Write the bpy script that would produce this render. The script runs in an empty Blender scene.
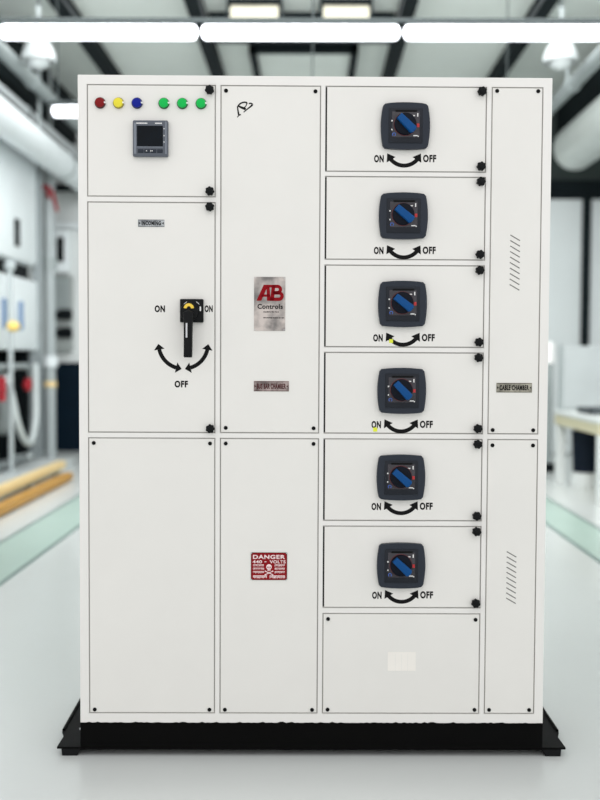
import bpy, bmesh, math, random
from mathutils import Vector, Matrix
random.seed(7)
PI = math.pi
SC = bpy.context.scene
COL = SC.collection

# ------------------------------------------------------------------ camera, world, light, exposure
TH = 0.0196                                   # the cabinet stands a degree askew to the hall
cd = bpy.data.cameras.new('camera')
cam = bpy.data.objects.new('camera', cd)
COL.objects.link(cam)
cd.sensor_fit = 'HORIZONTAL'
cd.sensor_width = 36.0
cd.lens = 61.2
cd.clip_start = 0.05
cd.dof.use_dof = True
cd.dof.focus_distance = 2.98
cd.dof.aperture_fstop = 2.1
yaw, pitch, roll = 0.00878477 - TH, -0.04276, 0.00498
fw = Vector((math.sin(yaw) * math.cos(pitch), math.cos(yaw) * math.cos(pitch), math.sin(pitch)))
rt = Vector((math.cos(yaw), -math.sin(yaw), 0))
up = rt.cross(fw)
r2 = rt * math.cos(roll) + up * math.sin(roll)
u2 = -rt * math.sin(roll) + up * math.cos(roll)
M = Matrix((r2, u2, -fw)).transposed().to_4x4()
M.translation = Matrix.Rotation(TH, 3, 'Z') @ Vector((-0.06669, -2.99007, 1.18985))
cam.matrix_world = M
SC.camera = cam

world = bpy.data.worlds.new('world')
SC.world = world
world.use_nodes = True
bg = world.node_tree.nodes['Background']
bg.inputs['Color'].default_value = (0.985, 0.985, 0.992, 1)
bg.inputs['Strength'].default_value = 1.08


def area(name, loc, rot, sx, sy, power, color=(1, 1, 1), spread=PI):
    l = bpy.data.lights.new(name, 'AREA')
    l.shape = 'RECTANGLE'
    l.size, l.size_y, l.energy, l.color = sx, sy, power, color
    l.spread = spread
    o = bpy.data.objects.new(name, l)
    COL.objects.link(o)
    o.location = loc
    o.rotation_euler = rot
    return o


# ceiling lighting of the near half of the hall, above and behind the photographer
area('ceiling_light_bank', (0, -2.6, 3.9), (math.radians(8), 0, 0), 6.0, 1.8, 12, (1, 0.99, 0.97))
# fill light added under the ceiling to brighten the far half of the hall
area('far_hall_fill', (0, 5.2, 4.22), (0, 0, 0), 5.0, 3.0, 205, (0.98, 0.995, 1))
# unseen fill light added for the middle lamp rows, aimed at the far hall
area('rear_facing_fill', (0, 1.2, 3.4), (math.radians(84), 0, 0), 6.0, 1.4, 190, (0.985, 0.992, 1), math.radians(112))

SC.view_settings.view_transform = 'Standard'
SC.view_settings.look = 'None'
SC.view_settings.gamma = 1
SC.view_settings.use_curve_mapping = False
SC.view_settings.exposure = 0.0


# ------------------------------------------------------------------ materials
def lin(c):
    return tuple(((v / 255) / 12.92 if v / 255 <= 0.04045 else ((v / 255 + 0.055) / 1.055) ** 2.4) for v in c) + (1,)


def mat(name, rgb, rough=0.5, metal=0.0, bump=0.0, scale=200.0, vary=0.03, vscale=6.0, emit=None, coat=0.0, spec=0.5):
    m = bpy.data.materials.new(name)
    m.use_nodes = True
    nt = m.node_tree
    p = nt.nodes['Principled BSDF']
    p.inputs['Roughness'].default_value = rough
    p.inputs['Metallic'].default_value = metal
    p.inputs['Specular IOR Level'].default_value = spec
    p.inputs['Coat Weight'].default_value = coat
    tc = nt.nodes.new('ShaderNodeTexCoord')
    n = nt.nodes.new('ShaderNodeTexNoise')
    n.inputs['Scale'].default_value = vscale
    n.inputs['Detail'].default_value = 4
    nt.links.new(tc.outputs['Object'], n.inputs['Vector'])
    r = nt.nodes.new('ShaderNodeValToRGB')
    c = lin(rgb)
    r.color_ramp.elements[0].color = tuple(v * (1 - vary) for v in c[:3]) + (1,)
    r.color_ramp.elements[1].color = tuple(min(1, v * (1 + vary)) for v in c[:3]) + (1,)
    r.color_ramp.elements[0].position = 0.3
    r.color_ramp.elements[1].position = 0.7
    nt.links.new(n.outputs['Fac'], r.inputs['Fac'])
    nt.links.new(r.outputs['Color'], p.inputs['Base Color'])
    if bump:
        n2 = nt.nodes.new('ShaderNodeTexNoise')
        n2.inputs['Scale'].default_value = scale
        n2.inputs['Detail'].default_value = 2
        nt.links.new(tc.outputs['Object'], n2.inputs['Vector'])
        b = nt.nodes.new('ShaderNodeBump')
        b.inputs['Strength'].default_value = bump
        b.inputs['Distance'].default_value = 0.001
        nt.links.new(n2.outputs['Fac'], b.inputs['Height'])
        nt.links.new(b.outputs['Normal'], p.inputs['Normal'])
    if emit:
        p.inputs['Emission Color'].default_value = lin(rgb)
        p.inputs['Emission Strength'].default_value = emit
    return m


def steel_plate(name, a, b, vscale):
    """brushed, unevenly polished sheet metal"""
    m = mat(name, a, 0.42, 0.55, 0.1, 900)
    nt = m.node_tree
    r = [n for n in nt.nodes if n.type == 'VALTORGB'][0]
    n = [n for n in nt.nodes if n.type == 'TEX_NOISE'][0]
    n.inputs['Scale'].default_value = vscale
    n.inputs['Detail'].default_value = 6
    r.color_ramp.elements[0].color = lin(b)
    r.color_ramp.elements[1].color = lin(a)
    r.color_ramp.elements[0].position = 0.38
    r.color_ramp.elements[1].position = 0.62
    return m


MT = dict(
    body=mat('powder_coat_frame', (239, 237, 233), 0.42, 0, 0.25, 700, 0.01),
    door=mat('powder_coat_door', (236, 234, 229), 0.40, 0, 0.35, 600, 0.012),
    groove_shade=mat('groove_shade_grey', (176, 174, 170), 0.8), hinge=mat('hinge_gap_shade', (30, 30, 31), 0.8), slotcut=mat('louvre_shadow_grey', (112, 111, 108), 0.7),  # door groove and hinge gap tones have shade painted in
    black=mat('black_plastic', (6, 9, 11), 0.45, 0, 0.1, 500, spec=0.18),
    screw=mat('black_screw', (5, 5, 6), 0.4, spec=0.15),
    paint_black=mat('black_channel_paint', (3, 3, 3), 0.6, 0, 0.2, 300, 0.15, spec=0.08),
    rubber=mat('black_rubber', (12, 14, 16), 0.6, spec=0.2),
    ink=mat('black_ink', (7, 7, 8), 0.7, spec=0.2),
    slate=mat('slate_plastic', (40, 46, 56), 0.42, 0, 0.15, 900, 0.05, spec=0.25),
    slate_in=mat('slate_plastic_inner', (29, 33, 41), 0.45, spec=0.25),
    cover=mat('smoked_cover', (50, 47, 54), 0.12, 0, 0, 1, 0.25, 40, spec=0.5),
    blue_knob=mat('blue_knob', (0, 72, 132), 0.45, 0, 0.1, 400, spec=0.2),
    navy_knob=mat('navy_knob', (6, 13, 26), 0.45, spec=0.15),
    red_ring=mat('dark_red_ring', (86, 24, 32), 0.5),
    red=mat('signal_red', (196, 40, 44), 0.5),
    white=mat('white_print', (240, 240, 238), 0.5),
    blue_print=mat('blue_print', (60, 100, 190), 0.5),
    lens_red=mat('lens_red', (128, 2, 8), 0.35, spec=0.25),
    lens_yellow=mat('lens_yellow', (236, 222, 62), 0.35, spec=0.25),
    lens_blue=mat('lens_blue', (0, 24, 140), 0.35, spec=0.2),
    lens_green=mat('lens_green', (0, 186, 80), 0.35, spec=0.25),
    ring_red=mat('ring_red', (70, 6, 12), 0.35), ring_yellow=mat('ring_yellow', (150, 136, 40), 0.35),
    ring_blue=mat('ring_blue', (4, 16, 80), 0.35), ring_green=mat('ring_green', (0, 92, 46), 0.35),
    meter=mat('meter_slate', (82, 88, 98), 0.4), meter_hi=mat('meter_light', (120, 126, 136), 0.4),
    screen=mat('dark_screen', (3, 11, 19), 0.15, 0, 0, 1, 0.3, 30, spec=0.15),
    plate=steel_plate('polished_plate', (206, 196, 190), (120, 117, 115), 18),
    plate2=steel_plate('engraved_plate', (176, 172, 158), (120, 118, 108), 40),
    plate3=steel_plate('bright_plate', (190, 194, 196), (120, 124, 128), 40),
    plate4=steel_plate('rosy_plate', (176, 160, 156), (96, 86, 84), 40),
    maroon=mat('maroon_print', (74, 12, 18), 0.6),
    logo_red=mat('logo_red', (140, 4, 18), 0.6, spec=0.15),
    sign_red=mat('sign_enamel', (140, 4, 18), 0.5, 0, 0, 1, 0.05, spec=0.2),
    sign_edge=mat('sign_edge', (44, 20, 24), 0.5),
    pink_print=mat('enamel_lettering', (250, 226, 226), 0.5),
    sticker=mat('paper_sticker', (247, 243, 236), 0.6), sticker2=mat('paper_sticker_strip', (238, 236, 230), 0.6),
    yellow=mat('yellow_mark', (232, 240, 60), 0.6),
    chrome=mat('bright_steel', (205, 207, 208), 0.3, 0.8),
    amber=mat('amber_insert', (250, 212, 84), 0.5, spec=0.2),
    # hall
    wallw=mat('wall_paint', (214, 218, 217), 0.7, 0, 0.2, 60, 0.02, 2),
    ceil=mat('ceiling_panel', (212, 218, 213), 0.8, 0, 0.2, 60, 0.03, 2),
    darkbeam=mat('dark_beam', (14, 23, 26), 0.8, 0, 0.2, 60, 0.1, spec=0.15),
    navy=mat('navy_panel', (2, 20, 33), 0.6, 0, 0.1, 60, 0.1, spec=0.1),
    beige=mat('warm_panel', (158, 154, 138), 0.7),
    galv=mat('galvanised_duct', (190, 196, 192), 0.35, 0.2, 0, 1, 0.06, 3),
    pipew=mat('pale_pipe', (222, 228, 230), 0.45, 0, 0, 1, 0.03, 4),
    pipeg=mat('grey_pipe', (150, 158, 158), 0.5, 0.2, 0, 1, 0.05, 4),
    tube=mat('lit_tube', (246, 248, 255), 0.4, emit=2.6),
    housing=mat('lamp_housing', (58, 64, 64), 0.7, spec=0.15),
    mach=mat('machine_white', (240, 246, 248), 0.45, 0, 0.05, 60, 0.02, 3),
    machd=mat('machine_dark', (8, 15, 18), 0.7, 0, 0.1, 60, 0.2, spec=0.15),
    steel=mat('machine_steel', (150, 158, 160), 0.45, 0.3, 0, 1, 0.08, 10),
    hose=mat('grey_hose', (186, 194, 194), 0.5),
    hred=mat('hydrant_red', (150, 18, 32), 0.45),
    hblue=mat('handle_blue', (110, 136, 168), 0.45),
    yknob=mat('yellow_knob', (232, 200, 110), 0.5),
    ebox=mat('grey_box', (150, 156, 154), 0.5, 0, 0.05, 60),
    rail_y=mat('pale_yellow_rail', (236, 208, 150), 0.5), rail_o=mat('ochre_rail', (184, 136, 58), 0.5),
    green=mat('green_floor_paint', (178, 200, 190), 0.3, 0, 0.2, 90, 0.03, 3),
    gline=mat('grey_green_line', (116, 136, 132), 0.4),
    tabletop=mat('table_white', (208, 212, 210), 0.45), apron=mat('table_apron', (196, 190, 160), 0.55),
    frost=mat('frosted_glass', (204, 210, 210), 0.35, 0, 0, 1, 0.03, 1.5),
    plat=mat('platform_white', (196, 201, 201), 0.5),
    shade=mat('pale_dome_shade', (186, 192, 192), 0.5),
    stand=mat('pale_grey_pole', (166, 174, 175), 0.45), board=mat('screen_board', (168, 174, 174), 0.5),
    bulk=mat('dark_bulkhead', (44, 54, 52), 0.8, 0, 0, 1, 0.2, 3),
    tray=mat('tray_grey', (74, 80, 83), 0.6, spec=0.2), bin=mat('bin_navy', (6, 18, 32), 0.6, spec=0.15),
)


def floor_mat():
    m = mat('epoxy_floor', (212, 216, 214), 0.24, 0, 0.22, 45, 0.015, 1.2)
    return m


MT['floor'] = floor_mat()


# ------------------------------------------------------------------ mesh helpers
def BM():
    return bmesh.new()


def box(bm, x0, x1, y0, y1, z0, z1, bev=0.0, seg=2):
    t = bmesh.new()
    bmesh.ops.create_cube(t, size=1)
    for v in t.verts:
        v.co = Vector((x0 + (v.co.x + .5) * (x1 - x0), y0 + (v.co.y + .5) * (y1 - y0), z0 + (v.co.z + .5) * (z1 - z0)))
    if bev:
        bmesh.ops.bevel(t, geom=t.edges[:], offset=bev, segments=seg, profile=0.5, affect='EDGES')
    merge(bm, t)


def merge(bm, t, mtx=None):
    me = bpy.data.meshes.new('tmp')
    if mtx is not None:
        bmesh.ops.transform(t, matrix=mtx, verts=t.verts[:])
    t.to_mesh(me)
    t.free()
    bm.from_mesh(me)
    bpy.data.meshes.remove(me)


def prism(bm, pts, y0, y1, bev=0.0, seg=2):
    """outline of (x, z) points given an extent in y; bev rounds the edge nearest the camera (y0)"""
    t = bmesh.new()
    vs = [t.verts.new((x, y1, z)) for x, z in pts]
    f = t.faces.new(vs)
    r = bmesh.ops.extrude_face_region(t, geom=[f])
    top = [e for e in r['geom'] if isinstance(e, bmesh.types.BMVert)]
    for v in top:
        v.co.y = y0
    if bev:
        es = [e for e in t.edges if all(abs(v.co.y - y0) < 1e-7 for v in e.verts)]
        bmesh.ops.bevel(t, geom=es, offset=bev, segments=seg, profile=0.5, affect='EDGES')
    bmesh.ops.recalc_face_normals(t, faces=t.faces[:])
    merge(bm, t)


def circle(r, n=32, cx=0, cz=0, a0=0):
    return [(cx + r * math.cos(a0 + 2 * PI * i / n), cz + r * math.sin(a0 + 2 * PI * i / n)) for i in range(n)]


def disc(bm, cx, cz, r, y0, y1, bev=0.0, n=32):
    prism(bm, circle(r, n, cx, cz), y0, y1, bev)


def rcyl(bm, p, q, r, n=24, r2=None):
    p, q = Vector(p), Vector(q)
    t = bmesh.new()
    bmesh.ops.create_cone(t, cap_ends=True, segments=n, radius1=r, radius2=r if r2 is None else r2, depth=(q - p).length)
    rot = (q - p).to_track_quat('Z', 'Y').to_matrix().to_4x4()
    merge(bm, t, Matrix.Translation((p + q) / 2) @ rot)


def ball(bm, c, r, sx=1, sy=1, sz=1):
    t = bmesh.new()
    bmesh.ops.create_uvsphere(t, u_segments=24, v_segments=14, radius=r)
    merge(bm, t, Matrix.Translation(c) @ Matrix.Diagonal((sx, sy, sz, 1)))


def lathe(bm, prof, n=32):
    """profile of (r, z) turned about the z axis"""
    t = bmesh.new()
    rings = []
    for r, z in prof:
        rings.append([t.verts.new((max(r, 1e-5) * math.cos(2 * PI * i / n), max(r, 1e-5) * math.sin(2 * PI * i / n), z)) for i in range(n)])
    for a, b in zip(rings, rings[1:]):
        for i in range(n):
            t.faces.new((a[i], a[(i + 1) % n], b[(i + 1) % n], b[i]))
    bmesh.ops.recalc_face_normals(t, faces=t.faces[:])
    return t


def tube(bm, pts, r, n=12):
    t = bmesh.new()
    pts = [Vector(p) for p in pts]
    rings = []
    for i, p in enumerate(pts):
        d = (pts[min(i + 1, len(pts) - 1)] - pts[max(i - 1, 0)]).normalized()
        q = d.to_track_quat('Z', 'Y')
        rings.append([t.verts.new(p + q @ Vector((r * math.cos(2 * PI * k / n), r * math.sin(2 * PI * k / n), 0))) for k in range(n)])
    # keep the rings from twisting
    for a, b in zip(rings, rings[1:]):
        s = min(range(n), key=lambda k: (a[0].co - b[k].co).length)
        for i in range(n):
            t.faces.new((a[i], a[(i + 1) % n], b[(i + 1 + s) % n], b[(i + s) % n]))
        b[:] = b[s:] + b[:s]
    t.faces.new(rings[0][::-1])
    t.faces.new(rings[-1])
    bmesh.ops.recalc_face_normals(t, faces=t.faces[:])
    merge(bm, t)


def spline(pts, n=8):
    P = [Vector(p) for p in pts]
    out = []
    for i in range(len(P) - 1):
        a, b, c, d = P[max(i - 1, 0)], P[i], P[i + 1], P[min(i + 2, len(P) - 1)]
        for k in range(n):
            t = k / n
            out.append(0.5 * ((2 * b) + (c - a) * t + (2 * a - 5 * b + 4 * c - d) * t * t + (-a + 3 * b - 3 * c + d) * t ** 3))
    out.append(P[-1])
    return out


def ribbon(bm, pts, widths, y0, y1):
    """flat stroke of changing width along (x, z) points"""
    L, R = [], []
    for i, (x, z) in enumerate(pts):
        a, b = pts[max(i - 1, 0)], pts[min(i + 1, len(pts) - 1)]
        d = Vector((b[0] - a[0], b[1] - a[1])).normalized()
        w = widths[i] / 2
        L.append((x - d.y * w, z + d.x * w))
        R.append((x + d.y * w, z - d.x * w))
    prism(bm, L + R[::-1], y0, y1)


def arcpts(cx, cz, r, a0, a1, n=18):
    return [(cx + r * math.cos(math.radians(a0 + (a1 - a0) * i / n)), cz + r * math.sin(math.radians(a0 + (a1 - a0) * i / n))) for i in range(n + 1)]


def text(bm, body, cx, cz, w, h, y0, bold=0.0, depth=0.0004, shear=0.0):
    """lettering on a face that looks towards -y, fitted to width w and height h about (cx, cz)"""
    cu = bpy.data.curves.new('lettering', 'FONT')
    cu.body = body
    cu.size = 1
    cu.offset = bold
    cu.space_character = 1 + bold * 3
    cu.shear = shear
    cu.resolution_u = 4
    o = bpy.data.objects.new('lettering_tmp', cu)
    COL.objects.link(o)
    dg = bpy.context.evaluated_depsgraph_get()
    dg.update()
    me = bpy.data.meshes.new_from_object(o.evaluated_get(dg))
    bpy.data.objects.remove(o)
    bpy.data.curves.remove(cu)
    xs = [v.co.x for v in me.vertices]
    ys = [v.co.y for v in me.vertices]
    x0, x1, ya, yb = min(xs), max(xs), min(ys), max(ys)
    t = bmesh.new()
    t.from_mesh(me)
    bpy.data.meshes.remove(me)
    for v in t.verts:
        v.co = Vector((cx + ((v.co.x - x0) / (x1 - x0) - .5) * w, y0, cz + ((v.co.y - ya) / (yb - ya) - .5) * h))
    bmesh.ops.recalc_face_normals(t, faces=t.faces[:])
    r = bmesh.ops.extrude_face_region(t, geom=t.faces[:])
    for e in r['geom']:
        if isinstance(e, bmesh.types.BMVert):
            e.co.y += depth
    bmesh.ops.recalc_face_normals(t, faces=t.faces[:])
    merge(bm, t)


def mesh(name, bm, m, smooth=False):
    me = bpy.data.meshes.new(name)
    bm.to_mesh(me)
    bm.free()
    me.materials.append(m if not isinstance(m, str) else MT[m])
    if smooth:
        for p in me.polygons:
            p.use_smooth = True
        me.set_sharp_from_angle(angle=math.radians(38))
    return me


def obj(name, bm, m, parent=None, loc=None, label=None, smooth=False):
    me = bm if isinstance(bm, bpy.types.Mesh) else mesh(name, bm, m, smooth)
    o = bpy.data.objects.new(name, me)
    COL.objects.link(o)
    if parent:
        o.parent = parent
    if loc:
        o.location = loc
    if label:
        o['label'] = label
    return o


def thing(name, label, cat, loc=(0, 0, 0), group=None):
    o = bpy.data.objects.new(name, None)
    o.empty_display_size = 0.1
    COL.objects.link(o)
    o.location = loc
    return tag(o, label, cat, group)


def tag(o, label, cat, group=None):
    o['label'] = label
    o['category'] = cat
    if group:
        o['group'] = group
    return o


def struct(name, bm, m, parent=None):
    o = obj(name, bm, m, parent)
    if parent is None:
        o['kind'] = 'structure'
    return o


# ------------------------------------------------------------------ the hall
YB = 9.62                                     # face of the far wall
b = BM(); box(b, -3.75, 3.95, -5.0, 9.75, -0.12, 0.0); struct('floor', b, 'floor')
b = BM(); box(b, -3.75, 3.95, YB, YB + .13, 0, 4.3); struct('wall_back', b, 'wallw')
b = BM(); box(b, -3.75, -3.6, 0.6, YB, 0, 4.3); struct('wall_left', b, 'wallw')
b = BM(); box(b, 3.8, 3.95, 0.6, YB, 0, 4.3); struct('wall_right', b, 'wallw')
b = BM(); box(b, -3.75, 3.95, 0.6, 9.75, 4.3, 4.4); struct('ceiling', b, 'ceil')

# far wall: dark low panelling on the left, dark lintel, glazed screen on the right
b = BM(); box(b, -3.6, 1.75, YB - .03, YB, 0, 1.08); box(b, -3.6, 1.75, YB - .04, YB, 1.06, 1.10)
struct('trim_1', b, 'navy')
b = BM(); box(b, -3.6, 1.7, YB - .05, YB, 3.20, 3.28); struct('trim_2', b, 'darkbeam')
b = BM(); box(b, 1.7, 3.8, YB - .10, YB, 3.20, 3.34); struct('trim_3', b, 'darkbeam')
b = BM(); box(b, 1.7, 3.8, YB - .06, YB, 3.34, 4.3); struct('trim_6', b, 'bulk')
b = BM(); box(b, 1.8, 3.8, YB - .03, YB - .012, 0.02, 3.2); win = struct('window_1', b, 'frost')
b = BM()
for x in (1.75, 3.29):
    box(b, x, x + .10, YB - .08, YB, 0, 3.2)
box(b, 3.72, 3.8, YB - .08, YB, 0, 3.2)
box(b, 1.75, 3.8, YB - .05, YB, 3.12, 3.2)
obj('window_frame', b, 'darkbeam', win)

# ceiling: dark lengthwise beams, a framed roof panel, cross beams
beams = [(-2.25, .13, 4.17, 'dark roof beam above the left dome lamp'),
         (-1.10, .13, 4.17, 'dark roof beam left of the framed roof panel'),
         (0.75, .13, 4.17, 'dark roof beam right of the framed roof panel'),
         (1.92, .13, 4.17, 'dark roof beam above the right dome lamp'),
         (-3.30, .40, 3.78, 'wide low dark beam along the left side over the white machine'),
         (2.95, .40, 3.84, 'wide low dark beam along the right side beside the round ducts')]
for x, w, z, lab in beams:
    b = BM(); box(b, x, x + w, 0.7, YB, z, 4.3, .008)
    if z < 4:
        for y in (2.0, 4.0, 6.0, 8.0):
            box(b, x - .02, x + w + .02, y, y + .12, z - .03, z + .1, .006)
    tag(obj('roof_beam', b, 'darkbeam'), lab, 'beam', 'lengthwise roof beams')
b = BM(); box(b, -.95, .73, 6.36, 6.52, 4.06, 4.298, .006)
tag(obj('cross_beam', b, 'darkbeam'), 'dark cross beam behind the row of lit tubes', 'beam')
for i, (x0, x1, side) in enumerate(((-.73, -.31, 'left'), (.08, .48, 'right'))):
    t = thing('ceiling_panel', 'small warm cream ceiling panel above the middle tube, ' + side + ' one of the pair', 'ceiling panel',
              ((x0 + x1) / 2, 6.16, 4.125), 'warm ceiling panels')
    w = (x1 - x0) / 2
    b = BM(); box(b, -w, w, -.16, .14, 0, .115, .006); obj('panel', b, 'beige', t)
    b = BM()
    box(b, -w - .03, -w, -.155, .17, -.01, .174); box(b, w, w + .03, -.155, .17, -.01, .174)
    box(b, -w - .03, w + .03, .14, .17, -.01, .174); box(b, -w, w, -.15, .14, .115, .174)
    obj('panel_frame', b, 'darkbeam', t)
t = thing('roof_panel', 'large pale roof panel in a thick dark frame above the cabinet', 'roof panel', (-.1, 7.75, 4.2))
b = BM(); box(b, -.47, .47, -.5, .95, 0.03, .1, .005); obj('panel', b, 'ceil', t)
b = BM()
box(b, -.54, -.47, -.57, 1.02, -.02, .1); box(b, .47, .54, -.57, 1.02, -.02, .1)
box(b, -.54, .54, -.57, -.5, -.02, .1); box(b, -.54, .54, .95, 1.02, -.02, .1)
obj('panel_frame', b, 'darkbeam', t)


# rows of lit tubes hung below a thin rail
def tube_lamp(x, y, label):
    t = thing('tube_lamp', label, 'lamp', (x, y, 3.095), 'ceiling tube lamps')
    b = BM()
    L, R = .585, .047
    n = 10
    prof = [(1e-5, -L)] + [(R * math.sin(PI / 2 * i / n), -L + R * .7 * (1 - math.cos(PI / 2 * i / n))) for i in range(1, n + 1)]
    prof += [(r, -z) for r, z in prof[::-1]]
    merge(b, lathe(b, prof), Matrix.Rotation(PI / 2, 4, 'Y'))
    obj('diffuser', b, 'tube', t, smooth=True)
    b = BM(); box(b, -.57, .57, -.03, .03, .035, .055, .004); obj('housing', b, 'housing', t)
    for s in (-.4, .4):
        b = BM(); rcyl(b, (s, 0, .052), (s, 0, .062), .012, 10); obj('clip', b, 'housing', t)
    return t


for x, lab in ((-1.272, 'lit ceiling tube at the left end of the front row'),
               (-.082, 'lit ceiling tube in the middle of the front row'),
               (1.108, 'lit ceiling tube at the right end of the front row')):
    tube_lamp(x, 3.10, lab)
tube_lamp(-1.46, 5.05, 'lit ceiling tube farther back, its rounded end showing left of the cabinet')
for y, x0, x1, lab in ((3.10, -2.6, 2.6, 'thin grey rail carrying the front row of lit tubes'),
                       (5.05, -2.1, 1.6, 'thin grey rail carrying the farther lit tube')):
    t = thing('lamp_rail', lab, 'rail', (0, y, 3.15))
    b = BM(); box(b, x0, x1, -.02, .02, .005, .025, .003); obj('rail', b, 'housing', t)
    for x in (x0 + .1, -.01, x1 - .1):
        b = BM(); rcyl(b, (x, 0, .02), (x, 0, 1.15), .006, 8); obj('hanger', b, 'housing', t)

# dome lamps
for x, lab in ((-2.40, 'white dome lamp below the left tube of the row'), (2.14, 'white dome lamp below the right tube of the row')):
    t = thing('dome_lamp', lab, 'lamp', (x, 6.0, 3.80), 'dome lamps')
    b = BM()
    n = 12
    prof = [(.15 * math.cos(PI / 2 * i / n), -.05 + .20 * math.sin(PI / 2 * i / n)) for i in range(n + 1)]
    pr2 = [(.142 * math.cos(PI / 2 * i / n), -.05 + .19 * math.sin(PI / 2 * i / n)) for i in range(n, -1, -1)]
    merge(b, lathe(b, prof + pr2 + [prof[0]]))
    obj('shade', b, 'shade', t, smooth=True)
    b = BM(); ball(b, (0, 0, -.03), .10, 1, 1, .9); obj('bulb', b, 'shade', t, smooth=True)
    b = BM(); rcyl(b, (0, 0, .14), (0, 0, .50), .02, 12); obj('stem', b, 'pipeg', t)


def pipe_run(name, x, z, r, y0, y1, m, label, cat, bands=(), hang=(), dome=False, hm='pipeg'):
    t = thing(name, label, cat, (x, y0, z))
    b = BM()
    L = y1 - y0
    rcyl(b, (0, 0, 0), (0, L, 0), r, 36)
    if dome:
        ball(b, (0, L, 0), r, 1, .45, 1)
    obj('pipe', b, m, t, smooth=True)
    for yy in bands:
        b = BM(); rcyl(b, (0, yy - .03, 0), (0, yy + .03, 0), r + .012, 36); obj('collar', b, hm, t, smooth=True)
    for yy in hang:
        b = BM(); rcyl(b, (0, yy, r - .01), (0, yy, 4.3 - z), .018, 10); obj('hanger', b, hm, t)
    return t


pipe_run('round_duct', 2.79, 3.42, .235, 3.2, 8.0, 'galv', 'large round pale duct with a domed end right of the cabinet top', 'duct', (1.2, 2.6), (1.2,), True)
pipe_run('round_duct', 3.22, 3.95, .22, 3.2, 8.3, 'galv', 'round pale duct higher up at the right edge of the photo', 'duct', (1.4, 3.0), (1.4,), True)
pipe_run('ceiling_pipe', 2.40, 3.72, .062, 2.6, YB, 'pipeg', 'long grey pipe running back above the right round duct', 'pipe', (2.0, 4.0), (2.2, 4.2))
pipe_run('ceiling_pipe', -2.62, 3.74, .062, 2.6, YB, 'pipeg', 'long grey pipe running back highest on the left side', 'pipe', (2.0, 4.0), (2.2, 3.9))
pipe_run('ceiling_pipe', -2.86, 3.60, .055, 2.6, YB, 'pipew', 'thin pale pipe just above the thick white pipe on the left', 'pipe', (2.0, 4.6), (2.2, 5.6))
pipe_run('ceiling_pipe', -2.69, 3.23, .145, 2.6, YB, 'pipew', 'thick white pipe running back above the white machine', 'pipe', (2.2, 5.4), (4.5,))
b = BM()
box(b, -3.05, -2.78, 2.6, YB, 3.42, 3.44); box(b, -3.05, -3.03, 2.6, YB, 3.44, 3.52); box(b, -2.80, -2.78, 2.6, YB, 3.44, 3.52)
for y in (3.5, 5.5, 7.5, 9.2):
    rcyl(b, (-3.04, y, 3.5), (-3.04, y, 4.3), .01, 8)
tag(obj('cable_tray', b, 'darkbeam'), 'black cable tray between the thin and the thick white pipe', 'cable tray')

# floor markings
for i, (x0, x1) in enumerate(((-1.955, -1.60), (1.665, 1.985))):
    b = BM(); box(b, x0, x1, -4.9, YB, 0, .002); o = struct('trim_%d' % (4 + i), b, 'green')
    b = BM()
    box(b, (x0 - .03) if i == 0 else x1, x0 if i == 0 else x1 + .03, -4.9, YB, 0, .0025)
    box(b, x1 - .03 if i == 0 else x0, x1 if i == 0 else x0 + .03, -4.9, YB, .002, .0032)
    obj('stripe_edge', b, 'gline', o)

# low white platform with two yellow rails at its edge
b = BM(); box(b, -3.58, -2.545, 1.8, 7.9, 0, .085, .006)
tag(obj('platform', b, 'plat'), 'low white platform under the white machine at the left', 'platform')
for x, z, y1, m, lab in ((-2.49, .10, 7.1, 'rail_y', 'pale yellow bumper rail along the low white platform'),
                         (-2.30, .045, 6.6, 'rail_o', 'ochre yellow bumper rail on the floor in front of the pale one')):
    t = thing('bumper_rail', lab, 'rail', (x, 1.9, 0), 'yellow bumper rails')
    b = BM(); box(b, -.045, .045, 0, y1 - 1.9, z - .03, z + .04, .012); obj('bar', b, m, t)
    for k in range(6):
        b = BM()
        y = .15 + k * (y1 - 2.2) / 5
        box(b, -.03, .03, y - .03, y + .03, .0 if x > -2.4 else .0, z - .03 + .005)
        obj('bracket', b, 'pipeg', t)

# the white machine along the left wall
t = thing('process_machine', 'tall white machine with hoses and red valves along the left wall', 'machine', (-3.2, 6.3, .085))
O = Vector((-3.2, 6.3, .085))


def mloc(x, y, z):
    return Vector((x, y, z)) - O


def mbox(bm, x0, x1, y0, y1, z0, z1, bev=0.0):
    box(bm, x0 - O.x, x1 - O.x, y0 - O.y, y1 - O.y, z0 - O.z, z1 - O.z, bev)


b = BM(); mbox(b, -3.55, -2.90, 4.6, 7.80, 2.12, 3.25, .05); up_ = obj('upper_cabinet', b, 'mach', t, smooth=True)
b = BM()
for y in (5.2, 6.95):
    mbox(b, -2.905, -2.88, y, y + .14, 2.25, 2.52, .01)
obj('grip_slot', b, 'machd', up_)
b = BM(); mbox(b, -3.55, -3.0, 4.6, 7.78, 1.95, 2.13); obj('dark_recess', b, 'machd', t)
b = BM(); mbox(b, -3.55, -2.90, 4.6, 7.80, 1.24, 1.96, .015); lo_ = obj('lower_cabinet', b, 'mach', t, smooth=True)
for y in (5.5, 6.55, 7.10):
    b = BM(); mbox(b, -2.90, -2.86, y - .025, y + .025, 1.44, 1.72, .01); obj('handle', b, 'hblue', lo_, label='pale blue upright handle')
b = BM(); mbox(b, -3.55, -3.25, 4.6, 7.8, .085, 1.24); mbox(b, -3.26, -2.975, 7.66, 7.79, .085, 1.24); obj('back_casing', b, 'machd', t)
b = BM()
for y in (4.62, 6.30, 7.74):
    mbox(b, -2.97, -2.90, y - .035, y + .035, .085, 1.25)
mbox(b, -2.96, -2.91, 4.6, 7.8, .12, .18)
mbox(b, -2.97, -2.88, 7.84, 7.92, .085, 3.2)
obj('frame', b, 'steel', t)
b = BM()
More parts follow.
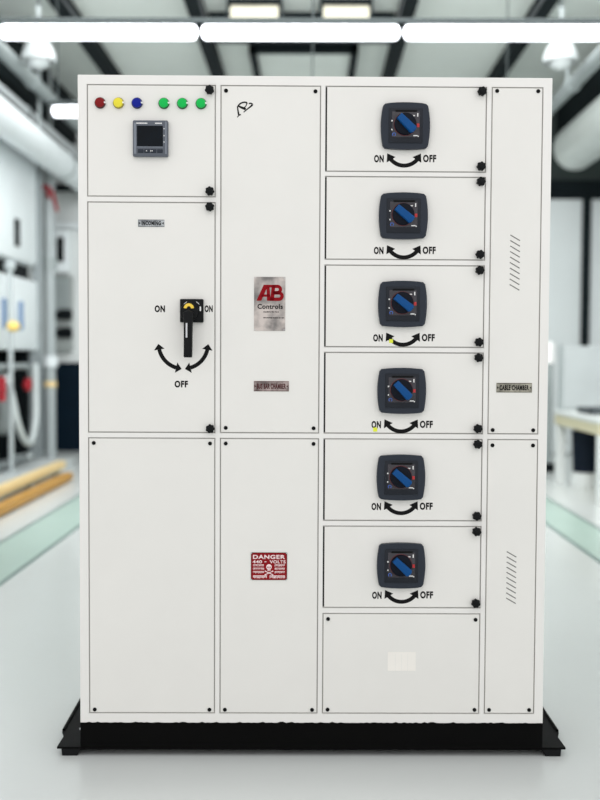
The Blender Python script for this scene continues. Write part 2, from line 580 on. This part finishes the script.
tube(b, [mloc(*p) for p in spline([(-2.84, 6.46, 1.00), (-2.80, 6.50, .78), (-2.77, 6.57, .54), (-2.75, 6.72, .38), (-2.75, 6.90, .33), (-2.76, 7.06, .40), (-2.77, 7.20, .58), (-2.79, 7.28, .80), (-2.80, 7.31, 1.10)])], .034)
obj('hose', b, 'hose', t, smooth=True)
b = BM(); tube(b, [mloc(-2.86, 5.0, 1.08), mloc(-2.86, 7.2, 1.08), mloc(-2.86, 7.3, 1.05), mloc(-2.86, 7.34, .95)], .03); obj('feed_pipe', b, 'pipeg', t, smooth=True)
for y, z, h in ((6.24, .88, .22), (7.10, .90, .12)):
    b = BM()
    p = mloc(-2.82, y, z)
    rcyl(b, p - Vector((0, 0, h / 2)), p + Vector((0, 0, h / 2)), .038, 16)
    rcyl(b, p - Vector((0, .09, 0)), p + Vector((0, .09, 0)), .025, 12)
    obj('valve', b, 'hred', t, label='red valve', smooth=True)
b = BM(); rcyl(b, mloc(-2.98, 6.80, .5), mloc(-2.98, 6.80, 1.02), .085, 20); ball(b, mloc(-2.98, 6.80, .5), .085); obj('canister', b, 'pipeg', t, smooth=True)
b = BM(); ball(b, mloc(-2.76, 6.90, .20), .045); rcyl(b, mloc(-2.95, 6.90, .20), mloc(-2.76, 6.90, .20), .02); obj('drain_valve', b, 'pipeg', t, smooth=True)

sp = Vector((-2.80, 6.46, .085)) - O
b = BM(); rcyl(b, sp, sp + Vector((0, 0, 1.93)), .024, 16); rcyl(b, sp, sp + Vector((0, 0, .02)), .08, 20); pole = obj('standpipe', b, 'stand', t, label='thin pale standpipe before the white doors', smooth=True)
b = BM(); ball(b, sp + Vector((0, 0, 1.93)), .055); obj('head', b, 'stand', pole, smooth=True)
b = BM(); ball(b, sp + Vector((.03, -.01, 1.37)), .062, 1, 1, .8); obj('knob', b, 'yknob', pole, label='yellow knob', smooth=True)

t = thing('upright_pipe', 'pale upright pipe with a red valve lever standing behind the white machine', 'pipe', (-2.90, 8.28, 0))
b = BM(); rcyl(b, (0, 0, 0), (0, 0, 3.22), .06, 20); ball(b, (0, 0, 3.22), .06); rcyl(b, (0, 0, 0), (0, 0, .03), .11, 20); obj('pipe', b, 'stand', t, smooth=True)
for z in (1.12, 2.2):
    b = BM(); rcyl(b, (0, 0, z - .06), (0, 0, z + .06), .085, 20); obj('collar', b, 'pipew' if z < 2 else 'pipeg', t, smooth=True)
b = BM(); rcyl(b, (0, 0, .84), (0, 0, .9), .07, 20); obj('clamp', b, 'rail_y', t)
b = BM()
tube(b, spline([(-.09, -.08, 2.93), (-.03, -.09, 3.03), (.05, -.09, 2.98), (.09, -.09, 2.84), (.11, -.09, 2.76)]), .017)
tube(b, [(.0, -.04, 2.98), (.0, -.09, 2.98), (.03, -.1, 2.9)], .018)
obj('valve_lever', b, 'hred', t, label='red lever', smooth=True)

t = thing('wall_box', 'small white wall box with a dark upright slot left of the cabinet', 'wall box', (-3.12, YB - .12, 2.20))
b = BM(); box(b, -.16, .13, 0, .12, 0, .52, .01); obj('case', b, 'mach', t)
b = BM(); box(b, -.005, .085, -.01, .02, .13, .43, .004); obj('slot', b, 'machd', t)
b = BM(); box(b, -.18, .30, .02, .12, .54, .61, .006); obj('top_ledge', b, 'pipew', t)
t = thing('switch_box', 'grey electrical box with dark clamps on the far wall left of the cabinet', 'electrical box', (-3.08, YB - .16, 1.24))
b = BM(); box(b, -.13, .13, 0, .16, 0, .92, .012); obj('case', b, 'ebox', t)
b = BM(); box(b, -.11, .11, -.012, 0, .48, .9, .004); obj('cover', b, 'pipeg', t)
for z in (.16, .38):
    b = BM(); box(b, .0, .16, -.08, .0, z, z + .13, .02); rcyl(b, (-.08, -.03, z + .06), (.0, -.03, z + .06), .05, 14); obj('clamp', b, 'machd', t)

# right side: table, screen, tray, bin, stand
t = thing('work_table', 'white work table with a cream edge right of the cabinet', 'table', (2.28, 5.15, 0))
b = BM(); box(b, 0, 1.45, 0, 1.5, .66, .70, .006); obj('tabletop', b, 'tabletop', t)
b = BM(); box(b, .01, 1.44, .01, 1.49, .57, .66); obj('apron', b, 'apron', t, label='cream apron under the tabletop')
for x in (.015, 1.36):
    for y in (.02, 1.40):
        b = BM(); box(b, x, x + .085, y, y + .085, 0, .575, .005); obj('leg', b, 'tabletop', t)
t = thing('screen_board', 'white upright screen board standing at the back of the table', 'screen', (2.325, 6.56, .70))
b = BM(); box(b, .02, 1.3, .0, .05, .02, .60, .006); obj('board', b, 'board', t)
b = BM(); box(b, -.01, .02, -.005, .055, 0, .61); box(b, .02, 1.3, -.005, .055, 0, .02); obj('edge_post', b, 'pipeg', t)
t = thing('tray', 'flat grey tray lying on the white work table', 'tray', (2.72, 6.0, .70))
b = BM(); box(b, -.33, .4, -.22, .22, 0, .012, .004)
for a in ((-.33, -.31, -.22, .22), (.38, .4, -.22, .22), (-.33, .4, -.22, -.20), (-.33, .4, .20, .22)):
    box(b, a[0], a[1], a[2], a[3], .01, .05, .003)
obj('tray_body', b, 'tray', t)
t = thing('storage_bin', 'dark navy bin on a pale base under the work table', 'bin', (2.53, 6.42, 0))
b = BM()
merge(b, lathe(b, [(1e-5, .14), (.115, .14), (.13, .50), (.14, .50), (.14, .52), (.12, .52), (.105, .16), (1e-5, .16)]))
obj('bucket', b, 'bin', t, smooth=True)
b = BM(); merge(b, lathe(b, [(1e-5, 0), (.13, 0), (.13, .08), (.10, .15), (1e-5, .15)])); obj('base', b, 'tabletop', t, smooth=True)
t = thing('floor_stand', 'slim grey stand with a white head between the cabinet and the table', 'stand', (2.47, 7.65, 0))
b = BM(); rcyl(b, (0, 0, .05), (0, 0, 1.14), .038, 16); obj('pole', b, 'pipeg', t, smooth=True)
b = BM(); rcyl(b, (0, 0, 0), (0, 0, .09), .07, 18); obj('base', b, 'machd', t, smooth=True)
b = BM(); rcyl(b, (0, 0, 1.13), (0, 0, 1.30), .055, 18); ball(b, (0, 0, 1.30), .055); obj('head', b, 'white', t, smooth=True)

# ------------------------------------------------------------------ the switchgear cabinet
CAB = thing('switchgear_cabinet', 'tall white electrical switchgear cabinet on a black base with six rotary switches', 'electrical cabinet')
CAB.rotation_euler = (0, 0, TH)
HW, ZB, ZT, DEP = .6875, .10, 2.0, .60
GAP = .0017
cols = [(-.660, -.290), (-.2735, .0148), (.0308, .4963), (.5130, .6603)]
rows3 = [(1.728, 1.972), (1.4735, 1.713), (1.2185, 1.4565), (.9650, 1.2020), (.7070, .9480), (.4475, .6900), (.1300, .4295)]
OPEN = [(0, 1.652, 1.972), (0, .965, 1.635), (0, .1300, .948), (1, .965, 1.972), (1, .1300, .948)]
OPEN += [(2, a, c) for a, c in rows3] + [(3, .965, 1.972), (3, .1300, .948)]

# body: a box behind, and one front frame with the door openings
b = BM()
box(b, -HW, HW, .016, DEP, ZB, ZT)
xs = sorted({-HW, HW, *[v for c in cols for v in (c[0] - GAP, c[1] + GAP)]})
zs = sorted({ZB, ZT, *[v for o in OPEN for v in (o[1] - GAP, o[2] + GAP)]})
g = bmesh.new()
gv = {(i, k): g.verts.new((x, 0, z)) for i, x in enumerate(xs) for k, z in enumerate(zs)}
for i in range(len(xs) - 1):
    for k in range(len(zs) - 1):
        mx, mz = (xs[i] + xs[i + 1]) / 2, (zs[k] + zs[k + 1]) / 2
        if any(cols[c][0] - GAP < mx < cols[c][1] + GAP and a - GAP < mz < e + GAP for c, a, e in OPEN):
            continue
        g.faces.new((gv[i, k], gv[i + 1, k], gv[i + 1, k + 1], gv[i, k + 1]))
bmesh.ops.delete(g, geom=[v for v in g.verts if not v.link_faces], context='VERTS')
r = bmesh.ops.extrude_face_region(g, geom=g.faces[:])
for e in r['geom']:
    if isinstance(e, bmesh.types.BMVert):
        e.co.y = .0165
bmesh.ops.recalc_face_normals(g, faces=g.faces[:])
merge(b, g)
obj('body', b, 'body', CAB)
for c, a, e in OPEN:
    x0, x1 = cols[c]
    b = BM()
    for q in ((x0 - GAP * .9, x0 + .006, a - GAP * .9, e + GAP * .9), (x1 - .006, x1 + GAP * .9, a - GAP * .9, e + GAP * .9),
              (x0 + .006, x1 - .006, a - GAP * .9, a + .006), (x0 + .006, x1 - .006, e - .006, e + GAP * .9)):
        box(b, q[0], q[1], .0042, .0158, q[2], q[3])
    obj('groove_shade_strip', b, 'groove_shade', CAB, label='grey strip painting the groove shade round a door')  # painted shade: the grey strip gives the white groove its darker tone
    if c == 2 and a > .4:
        b = BM(); box(b, x0 - GAP * .85, x0 + .0035, .0032, .0155, a + .002, e - .002); obj('hinge_shade_strip', b, 'hinge', CAB, label='dark hinge gap down the left of a door, shade painted as a strip')  # dark strip paints the shade inside the open hinge gap

# shared meshes for fixings
b = BM()
pts = []
for i in range(84):
    a = 2 * PI * i / 84
    pts.append(((.0124 + .0011 * math.cos(7 * a)) * math.cos(a), (.0124 + .0011 * math.cos(7 * a)) * math.sin(a)))
prism(b, pts, -.016, -.004, .002)
disc(b, 0, 0, .0085, -.004, 0)
disc(b, 0, 0, .0075, -.0185, -.016, .0015)
KNOB = mesh('lock_knob', b, 'black', True)
b = BM(); disc(b, 0, 0, .0058, -.003, 0, .0016, 20); SCREW = mesh('screw', b, 'screw', True)


def door(name, c, z0, z1, m='door', hinge_gap=0.0):
    x0, x1 = cols[c]
    b = BM()
    box(b, x0 + GAP + hinge_gap, x1 - GAP, 0.0, .0041 if not hinge_gap else .0031, z0 + GAP, z1 - GAP, .0008)
    return obj(name, b, m, CAB)


def screws(d, pts):
    for x, z in pts:
        obj('screw', SCREW, None, d, (x, 0, z))


def knobs(d, pts):
    for x, z in pts:
        o = obj('lock_knob', KNOB, None, d, (x, 0, z))
        o.rotation_euler = (0, random.uniform(0, .9), 0)


d = door('door', 0, 1.652, 1.972); knobs(d, [(-.306, 1.957), (-.305, 1.667)])
d = door('door', 0, .965, 1.635); knobs(d, [(-.305, 1.622), (-.303, .977)])
d = door('cover_panel', 0, .1300, .948); screws(d, [(-.645, .933), (-.304, .933), (-.645, .140), (-.305, .140)])
d = door('cover_panel', 1, .965, 1.972); screws(d, [(-.259, 1.957), (.000, 1.957), (-.258, .979), (.000, .979)])
d = door('cover_panel', 1, .1300, .948); screws(d, [(-.258, .933), (.000, .933), (-.259, .140), (.000, .140)])
for i, (a, e) in enumerate(rows3):
    if i < 6:
        d = door('door', 2, a, e, 'door', .0016)
        knobs(d, [(.482, e - .0135), (.482, a + .0155)])
    else:
        d = door('cover_panel', 2, a, e); screws(d, [(.046, .413), (.4835, .412), (.046, .141), (.4835, .141)])
for a, e, zz in ((.965, 1.972, (1.962, .976)), (.1300, .948, (.931, .141))):
    d = door('cover_panel', 3, a, e)
    screws(d, [(x, z) for x in (.527, .6465) for z in zz])
    n0 = 1.547 if a > .5 else .616
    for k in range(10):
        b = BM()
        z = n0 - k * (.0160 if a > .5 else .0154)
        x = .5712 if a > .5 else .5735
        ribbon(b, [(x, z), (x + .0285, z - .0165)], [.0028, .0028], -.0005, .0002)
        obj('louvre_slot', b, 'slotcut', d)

# ---- meter door: six pilot lamps and the multifunction meter
for x, c in ((-.6225, 'red'), (-.5695, 'yellow'), (-.516, 'blue'), (-.4385, 'green'), (-.385, 'green'), (-.331, 'green')):
    b = BM(); disc(b, 0, 0, .0160, -.006, 0, .002)
    L = obj('pilot_lamp', b, 'ring_' + c, CAB, (x, 0, 1.919), c + ' pilot lamp', True)
    b = BM(); disc(b, 0, 0, .0136, -.0125, -.005, .0025); obj('lens', b, 'lens_' + c, L, smooth=True)
    b = BM(); box(b, .0105, .0175, -.012, -.003, -.0022, .0022, .001); obj('key_tab', b, 'white', L)

MX, MZ = -.476, 1.816
b = BM(); box(b, -.051, .051, -.016, 0, -.052, .052, .004)
mt = obj('power_meter', b, 'meter', CAB, (MX, 0, MZ), 'slate square digital meter with a dark display', True)
b = BM(); box(b, -.0385, .0365, -.0168, -.012, -.023, .036, .001); obj('display', b, 'screen', mt)
b = BM()
box(b, -.0475, -.0400, -.0172, -.013, -.045, .044, .0012); box(b, .0425, .0475, -.0172, -.013, -.045, .048, .0012)
box(b, -.0385, .0365, -.0170, -.013, -.0265, -.0245, .0005)
obj('trim_strip', b, 'meter_hi', mt)
b = BM()
for k in range(4):
    x = -.036 + k * .0185
    box(b, x, x + .0165, -.0185, -.014, -.042, -.031, .002)
obj('button_row', b, 'slate', mt, smooth=True)
random.seed(3)
for x0, x1 in ((-.040, -.011), (.014, .031)):
    b = BM()
    x = x0
    while x < x1:
        w = random.uniform(.002, .004)
        box(b, x, x + w, -.0166, -.0158, .041, .0445)
        x += w + .0008
    obj('tiny_lettering', b, 'white', mt)
for x in (-.012, .000, .004):
    b = BM(); box(b, x, x + .003, -.0189, -.0182, -.0375, -.0355); obj('button_mark', b, 'white', mt)
for z in (.026, .006, -.012):
    b = BM(); box(b, .0385, .0410, -.0166, -.0158, z, z + .003); obj('side_mark', b, 'white', mt)


# ---- engraved nameplates
def nameplate(cx, cz, w, h, body, tw, th, m, ink, label):
    b = BM(); box(b, -w / 2, w / 2, -.0016, 0, -h / 2, h / 2, .0004)
    p = obj('nameplate', b, m, CAB, (cx, 0, cz), label)
    b = BM()
    text(b, body, 0, 0, tw, th, -.0020, .045)
    for s in (-1, 1):
        prism(b, [(s * (w / 2 - .002), .0045), (s * (w / 2 - .006), 0), (s * (w / 2 - .002), -.0045)], -.0019, -.0015)
    for s in (-1, 1):
        box(b, -w / 2 + .001, w / 2 - .001, -.0019, -.0015, s * (h / 2 - .0014) - .0005, s * (h / 2 - .0014) + .0005)
    obj('lettering', b, ink, p)
    b = BM()
    for s in (-1, 1):
        disc(b, s * (w / 2 - .0062), 0, .0012, -.0024, -.001, 0, 12)
    obj('rivet', b, 'screw', p)


nameplate(-.4755, 1.5745, .077, .021, 'INCOMING', .056, .0125, 'plate3', 'ink', 'grey metal plate reading INCOMING')
nameplate(-.1245, 1.102, .103, .030, 'BUS BAR CHAMBER', .085, .016, 'plate4', 'maroon', 'metal plate with dark red lettering')
nameplate(.5885, 1.101, .105, .028, 'CABLE CHAMBER', .086, .0155, 'plate2', 'ink', 'metal plate reading CABLE CHAMBER')

# ---- incoming handle switch
HX, HZ = -.357, 1.321
b = BM(); box(b, -.034, .034, -.014, 0, -.034, .034, .003)
hs = obj('handle_switch', b, 'black', CAB, (HX, 0, HZ), 'black square switch plate with a long hanging grip', True)
b = BM(); disc(b, -.006, -.004, .027, -.026, -.012, .003); obj('hub', b, 'black', hs, smooth=True)
b = BM()
ribbon(b, arcpts(-.0068, .006, .0105, 2, 178), [.0085] * 19, -.0275, -.0255)
obj('amber_window', b, 'amber', hs, label='amber crescent window')
b = BM()
prism(b, [(-.0215, -.006), (-.0065, .001), (.0085, -.006), (.0050, -.040), (.0035, -.133), (.0015, -.136), (-.0185, -.136), (-.0200, -.133), (-.0195, -.040)], -.050, -.026, .005, 3)
obj('grip', b, 'black', hs, smooth=True)
b = BM(); box(b, -.0135, -.0085, -.0508, -.0495, -.079, -.037, .0005); obj('highlight_strip', b, 'chrome', hs, label='highlight painted down the grip as a bright strip')  # painted highlight: a bright strip in place of the gleam on the grip
b = BM(); box(b, .0235, .0275, -.0146, -.0135, -.001, .012); obj('white_mark', b, 'white', hs)
for a0 in (118, 40):
    b = BM(); ribbon(b, arcpts(0, 0, .029, a0, a0 + 22, 6), [.0014] * 7, -.0146, -.0136); obj('white_mark', b, 'white', hs)


def arrow_head(bm, x, z, ang, ln, wd, y0, y1, notch=0.0):
    """triangle whose tip lies ln ahead of (x, z) in direction ang"""
    c, s = math.cos(ang), math.sin(ang)
    P = [(ln, 0), (-notch, wd / 2), (0, 0), (-notch, -wd / 2)] if notch else [(ln, 0), (0, wd / 2), (0, -wd / 2)]
    prism(bm, [(x + c * u - s * v, z + s * u + c * v) for u, v in P], y0, y1)


b = BM()
Y0, Y1 = -.0005, .0003
for body, x, z, w in (('ON', -.451, 1.3265, .030), ('ON', -.3085, 1.3275, .0235), ('OFF', -.3885, 1.107, .039)):
    text(b, body, x, z, w, .020, Y0, .045); obj('on_mark' if body == 'ON' else 'off_mark', b, 'ink', CAB); b = BM()
AX, AZ, AR = -.3825, 1.224, .072
for a0, a1 in ((193, 253), (287, 347)):
    b = BM()
    ribbon(b, arcpts(AX, AZ, AR, a0, a1), [.0115] * 19, Y0, Y1)
    for a, s in ((a0, -1), (a1, 1)):
        ar = math.radians(a)
        arrow_head(b, AX + AR * math.cos(ar), AZ + AR * math.sin(ar), ar + s * PI / 2 + s * .06, .0165, .031, Y0 - .0001, Y1)
    obj('arrow_mark', b, 'ink', CAB, label='curved arrow with two heads')


# ---- six rotary isolators
def barrel(w, h, bulge, rad, n=10):
    """rounded square whose four sides swell outwards"""
    out = []
    W, H = w / 2 - bulge, h / 2 - bulge * .6
    side = lambda a, bb, nx, nz, bl: [(a[0] + (bb[0] - a[0]) * t + nx * bl * (1 - (2 * t - 1) ** 2), a[1] + (bb[1] - a[1]) * t + nz * bl * (1 - (2 * t - 1) ** 2)) for t in [k / n for k in range(n + 1)]]
    corners = [(W, H), (-W, H), (-W, -H), (W, -H)]
    norms = [(0, 1, bulge * .6), (-1, 0, bulge), (0, -1, bulge * .6), (1, 0, bulge)]
    for k in range(4):
        a, bb = Vector(corners[k]), Vector(corners[(k + 1) % 4])
        dd = (bb - a).normalized() * rad
        out += side(tuple(a + dd), tuple(bb - dd), *norms[k])
    return out


def rect(cx, cz, w, h):
    return [(cx - w / 2, cz - h / 2), (cx + w / 2, cz - h / 2), (cx + w / 2, cz + h / 2), (cx - w / 2, cz + h / 2)]


b = BM(); prism(b, barrel(.1425, .1345, .006, .006), -.016, 0, .004, 3); BEZEL = mesh('rotary_switch', b, 'slate', True)
b = BM(); box(b, -.049, .049, -.0185, -.012, -.050, .050, .002); FACE = mesh('face_plate', b, 'slate_in', True)
b = BM(); box(b, -.040, .040, -.0200, -.016, -.034, .040, .001); COVER = mesh('smoked_window', b, 'cover', True)
b = BM(); box(b, -.030, .032, -.0206, -.0195, .0385, .0440); SLOT = mesh('padlock_slot', b, 'screw')
b = BM(); disc(b, -.002, .003, .0335, -.0215, -.0190, .0005, 40); RING = mesh('knob_ring', b, 'red_ring', True)
b = BM(); disc(b, -.002, .003, .0315, -.0335, -.0190, .003, 40); DIAL = mesh('knob_base', b, 'navy_knob', True)
b = BM()
K = []
for x, z in ((-.030, -.0095), (.027, -.0115), (.031, -.006), (.031, .006), (.027, .0115), (-.030, .0095)):
    a = math.radians(-40)
    K.append((x * math.cos(a) - z * math.sin(a), x * math.sin(a) + z * math.cos(a) + .002))
prism(b, K, -.050, -.033, .003, 3)
GRIP = mesh('knob_grip', b, 'blue_knob', True)
MARKS = []
for x, z, w, h in ((-.040, .013, .004, .004), (-.040, -.012, .003, .004), (.034, .030, .003, .010), (.028, -.029, .012, .003), (.036, -.031, .003, .003), (.022, .028, .008, .003)):
    b = BM(); prism(b, rect(x, z, w, h), -.0209, -.0195); MARKS.append(('white_mark', mesh('white_mark', b, 'white')))
b = BM(); prism(b, rect(.0355, .0005, .007, .010), -.0210, -.0195); RMARK = mesh('red_mark', b, 'red')
b = BM(); ribbon(b, arcpts(-.034, -.026, .0045, -60, 240, 12), [.0018] * 13, -.0209, -.0195); BMARK = mesh('blue_mark', b, 'blue_print')

LEG = (.006, 0, .002, .002, .016, .014)
centers = [(.2625, 1.8605), (.2590, 1.6010), (.2590, 1.3445), (.2590, 1.0900), (.2590, .8340), (.2620, .5720)]
for i, (cx, cz) in enumerate(centers):
    s = obj('rotary_switch', BEZEL, None, CAB, (cx * .9945 - .0004, 0, 1.19 + (cz - 1.19) * .9945))
    for nm, me in (('face_plate', FACE), ('smoked_window', COVER), ('padlock_slot', SLOT), ('knob_ring', RING), ('knob_base', DIAL),
                   ('knob_grip', GRIP), ('red_mark', RMARK), ('blue_mark', BMARK), *MARKS):
        o = obj(nm, me, None, s)
        if nm == 'knob_grip':
            o.rotation_euler = (0, math.radians((4, 0, -2, 6, 1, 3)[i]), 0)
            o['label'] = 'bright blue turning grip'
    b = BM()
    cx += (-.005, 0, 0, -.003, -.001, 0)[i]
    cz += LEG[i]
    text(b, 'ON', -.072, -.1015, .028, .0215, Y0, .045); obj('on_mark', b, 'ink', CAB, (cx, 0, cz)); b = BM()
    text(b, 'OFF', .0755, -.100, .0380, .0215, Y0, .045); obj('off_mark', b, 'ink', CAB, (cx, 0, cz)); b = BM()
    ac, R = (.001, -.0705), .0505
    ribbon(b, arcpts(ac[0], ac[1], R, 218, 322), [.0115] * 19, Y0, Y1)
    for a, sg in ((222, -1), (318, 1)):
        ar = math.radians(a)
        arrow_head(b, ac[0] + R * math.cos(ar), ac[1] + R * math.sin(ar), ar + sg * PI / 2 + sg * .18, .0215, .030, Y0 - .0001, Y1)
    obj('arrow_mark', b, 'ink', CAB, (cx, 0, cz), 'curved arrow with two heads')
b = BM(); prism(b, rect(.2255, 1.2360, .011, .011), -.0007, .0003); obj('paint_mark', b, 'yellow', CAB, label='small yellow mark')
b = BM(); prism(b, rect(.1810, .9760, .012, .012), -.0007, .0003); obj('paint_mark', b, 'yellow', CAB, label='small yellow mark')

# ---- maker's plate
b = BM(); box(b, -.0455, .0455, -.0016, 0, -.0785, .0785, .0004)
pl = obj('maker_plate', b, 'plate', CAB, (-.1305, 0, 1.3425), 'upright polished metal plate with red initials')
b = BM()
# initials: an A leaning into a B, cut as one wide band
prism(b, [(-.0385, .009), (-.0175, .0555), (.020, .0555), (.0125, .0475), (-.0075, .0475), (-.0245, .009)], -.0021, -.0015)
prism(b, [(-.0095, .050), (-.0005, .050), (.0030, .009), (-.0075, .009)], -.0021, -.0015)
prism(b, [(-.022, .0275), (.0, .0275), (.0, .0205), (-.025, .0205)], -.0021, -.0015)
prism(b, [(.0010, .009), (.0125, .009), (.0165, .0530), (.0060, .0530)], -.0021, -.0015)
ribbon(b, [(.010, .0510)] + arcpts(.0225, .0420, .0090, 90, -90) + [(.008, .0330)], [.0095] * 21, -.0021, -.0015)
ribbon(b, [(.008, .0320)] + arcpts(.0270, .0228, .0092, 90, -90) + [(.001, .0136)], [.0100] * 21, -.0021, -.0015)
obj('red_initials', b, 'logo_red', pl)
b = BM(); text(b, 'Controls', .0015, -.0075, .074, .0145, -.0021, .03)
random.seed(5)
for z, x0, x1 in ((-.0235, -.018, .028), (-.0405, -.018, .042)):
    x = x0
    while x < x1:
        w = random.uniform(.002, .0045)
        box(b, x, x + w, -.0020, -.0015, z - random.uniform(.0012, .0018), z + random.uniform(.0012, .0018))
        x += w + random.uniform(.0006, .0018)
obj('lettering', b, 'ink', pl)
b = BM()
for sx in (-1, 1):
    for sz in (-1, 1):
        disc(b, sx * .0425, sz * .0755, .0015, -.0026, -.001, 0, 12)
obj('rivet', b, 'chrome', pl)

# ---- small calligraphic initials at the top of the middle panel
b = BM()
S = .0001475
ox, oz = -.2035, 1.9055


def cal(pts, ws):
    P = [(ox + (x - 300) * S, oz - (z - 370) * S) for x, z in pts]
    Q = [(v.x, v.z) for v in spline([(x, 0, z) for x, z in P], 5)]
    n = len(Q)
    W = [ws[0] + (ws[-1] - ws[0]) * i / (n - 1) if len(ws) == 2 else ws[min(int(i / n * len(ws)), len(ws) - 1)] for i in range(n)]
    ribbon(b, Q, [w * S for w in W], -.0005, .0003)


cal([(150, 330), (160, 410), (175, 490)], [22, 34])
cal([(145, 535), (175, 500), (215, 480)], [14, 26])
cal([(148, 335), (195, 275), (260, 245), (320, 245), (335, 270)], [26, 30])
cal([(335, 265), (310, 320), (275, 345)], [22, 12])
cal([(165, 315), (230, 345), (310, 375)], [30, 52])
cal([(270, 435), (330, 385), (400, 330), (445, 290)], [16, 36])
cal([(370, 268), (410, 262), (450, 285)], [22, 30])
obj('initials_mark', b, 'ink', CAB, label='small black calligraphic initials')

# ---- danger plate
b = BM(); box(b, -.0535, .0535, -.0014, 0, -.041, .041, .0004)
dg_ = obj('danger_sign', b, 'sign_edge', CAB, (-.1295, 0, .570), 'small red danger sign reading DANGER 440 VOLTS')
b = BM(); prism(b, barrel(.1045, .0795, .0004, .004), -.0019, -.0010); obj('red_enamel', b, 'sign_red', dg_)
b = BM()
yq = -.0024
text(b, 'DANGER', 0, .0280, .095, .0125, yq, .035)
text(b, '440', -.0345, .0135, .028, .0095, yq, .03)
text(b, '-', -.0105, .0135, .006, .0022, yq, .02)
text(b, 'VOLTS', .0255, .0135, .047, .0095, yq, .03)
random.seed(11)


def scribble(x0, x1, z, h, dens=1.0):
    box(b, x0, x1, yq, yq + .0005, z + h * .32, z + h * .5)
    x = x0
    while x < x1 - .001:
        w = random.uniform(.0008, .0017)
        box(b, x, x + w, yq, yq + .0005, z - h * random.uniform(.2, .5), z + h * .4)
        x += w + random.uniform(.0009, .0022) / dens


for z in (.0025, -.0075, -.0175):
    scribble(-.047, -.015, z, .0065)
    scribble(.017, .047, z, .0065)
scribble(-.047, -.006, -.0315, .009, 1.6)
scribble(.002, .047, -.0315, .009, 1.6)
obj('lettering', b, 'pink_print', dg_)
b = BM()
disc(b, 0, -.0015, .0080, yq, yq + .0006, 0, 24)
box(b, -.0045, .0045, yq, yq + .0006, -.0130, -.0070)
for s in (-1, 1):
    ribbon(b, [(-s * .0105, -.0145), (s * .0105, -.0245)], [.0022, .0022], yq, yq + .0006)
    for u in (-1, 1):
        disc(b, u * .0108, -.0195 + s * .0052, .0020, yq, yq + .0006, 0, 12)
sk = obj('skull_mark', b, 'pink_print', dg_)
b = BM()
for s in (-1, 1):
    disc(b, s * .0032, -.0025, .0021, yq - .0003, yq + .0004, 0, 14)
box(b, -.0008, .0008, yq - .0003, yq + .0004, -.0075, -.0055)
for k in (-1, 0, 1):
    box(b, k * .0025 - .0003, k * .0025 + .0003, yq - .0003, yq + .0004, -.0125, -.0100)
obj('skull_holes', b, 'sign_red', dg_)
b = BM()
for sx in (-1, 1):
    for sz in (-1, 1):
        disc(b, sx * .0515, sz * .0392, .0016, -.0026, -.001, 0, 12)
obj('rivet', b, 'chrome', dg_)

# ---- blank sticker on the lowest right panel
b = BM(); box(b, -.0415, .0415, -.0006, .0003, -.028, .028, .0002)
st = obj('paper_sticker', b, 'sticker', CAB, (.2655, 0, .2865), 'blank white sticker of four strips')
b = BM()
for x in (-.020, -.001, .017):
    box(b, x, x + .0012, -.0008, .0, -.028, .022)
obj('strip_line', b, 'sticker2', st)

# ---- black base channel, side flanges and rubber feet
random.seed(9)
b = BM()
t_ = bmesh.new()
n = 160
lo = [(-HW + 2 * HW * i / n, .026) for i in range(n + 1)]
hi = [(-HW + 2 * HW * i / n, ZB + .0006 + (random.random() ** 3) * .0035) for i in range(n + 1)]
prism(b, lo + hi[::-1], -.0012, .05)
box(b, -HW, HW, .05, DEP, .026, ZB)
box(b, -HW, HW, -.0012, .06, .020, .028)
obj('base_channel', b, 'paint_black', CAB)
for s in (-1, 1):
    b = BM()
    P = [(s * .680, -.002), (s * .757, -.002), (s * .756, .085), (s * .770, .125), (s * .778, DEP), (s * .680, DEP)]
    tb = bmesh.new()
    f = tb.faces.new([tb.verts.new((x, y, .022)) for x, y in P])
    r = bmesh.ops.extrude_face_region(tb, geom=[f])
    for e in r['geom']:
        if isinstance(e, bmesh.types.BMVert):
            e.co.z = .028
    bmesh.ops.recalc_face_normals(tb, faces=tb.faces[:])
    merge(b, tb)
    tube(b, [(s * .766, .13, .030), (s * .774, DEP - .01, .030)], .005, 8)
    fl = obj('side_flange', b, 'paint_black', CAB)
    b = BM(); rcyl(b, (s * .712, .14, .027), (s * .712, .14, .0315), .008, 16); obj('hole_disc', b, 'chrome', fl, label='bright disc in place of a hole')  # disc added for the light spot of a hole in the flange
    for y in (.0, DEP - .10):
        b = BM()
        prism(b, [(s * .742, 0.001), (s * .742, .022), (s * .690, .022), (s * .700, 0.0)] if False else [(s * .743, .0), (s * .745, .022), (s * .688, .022), (s * .698, .0)], y, y + .10, .002)
        obj('rubber_foot', b, 'rubber', CAB)
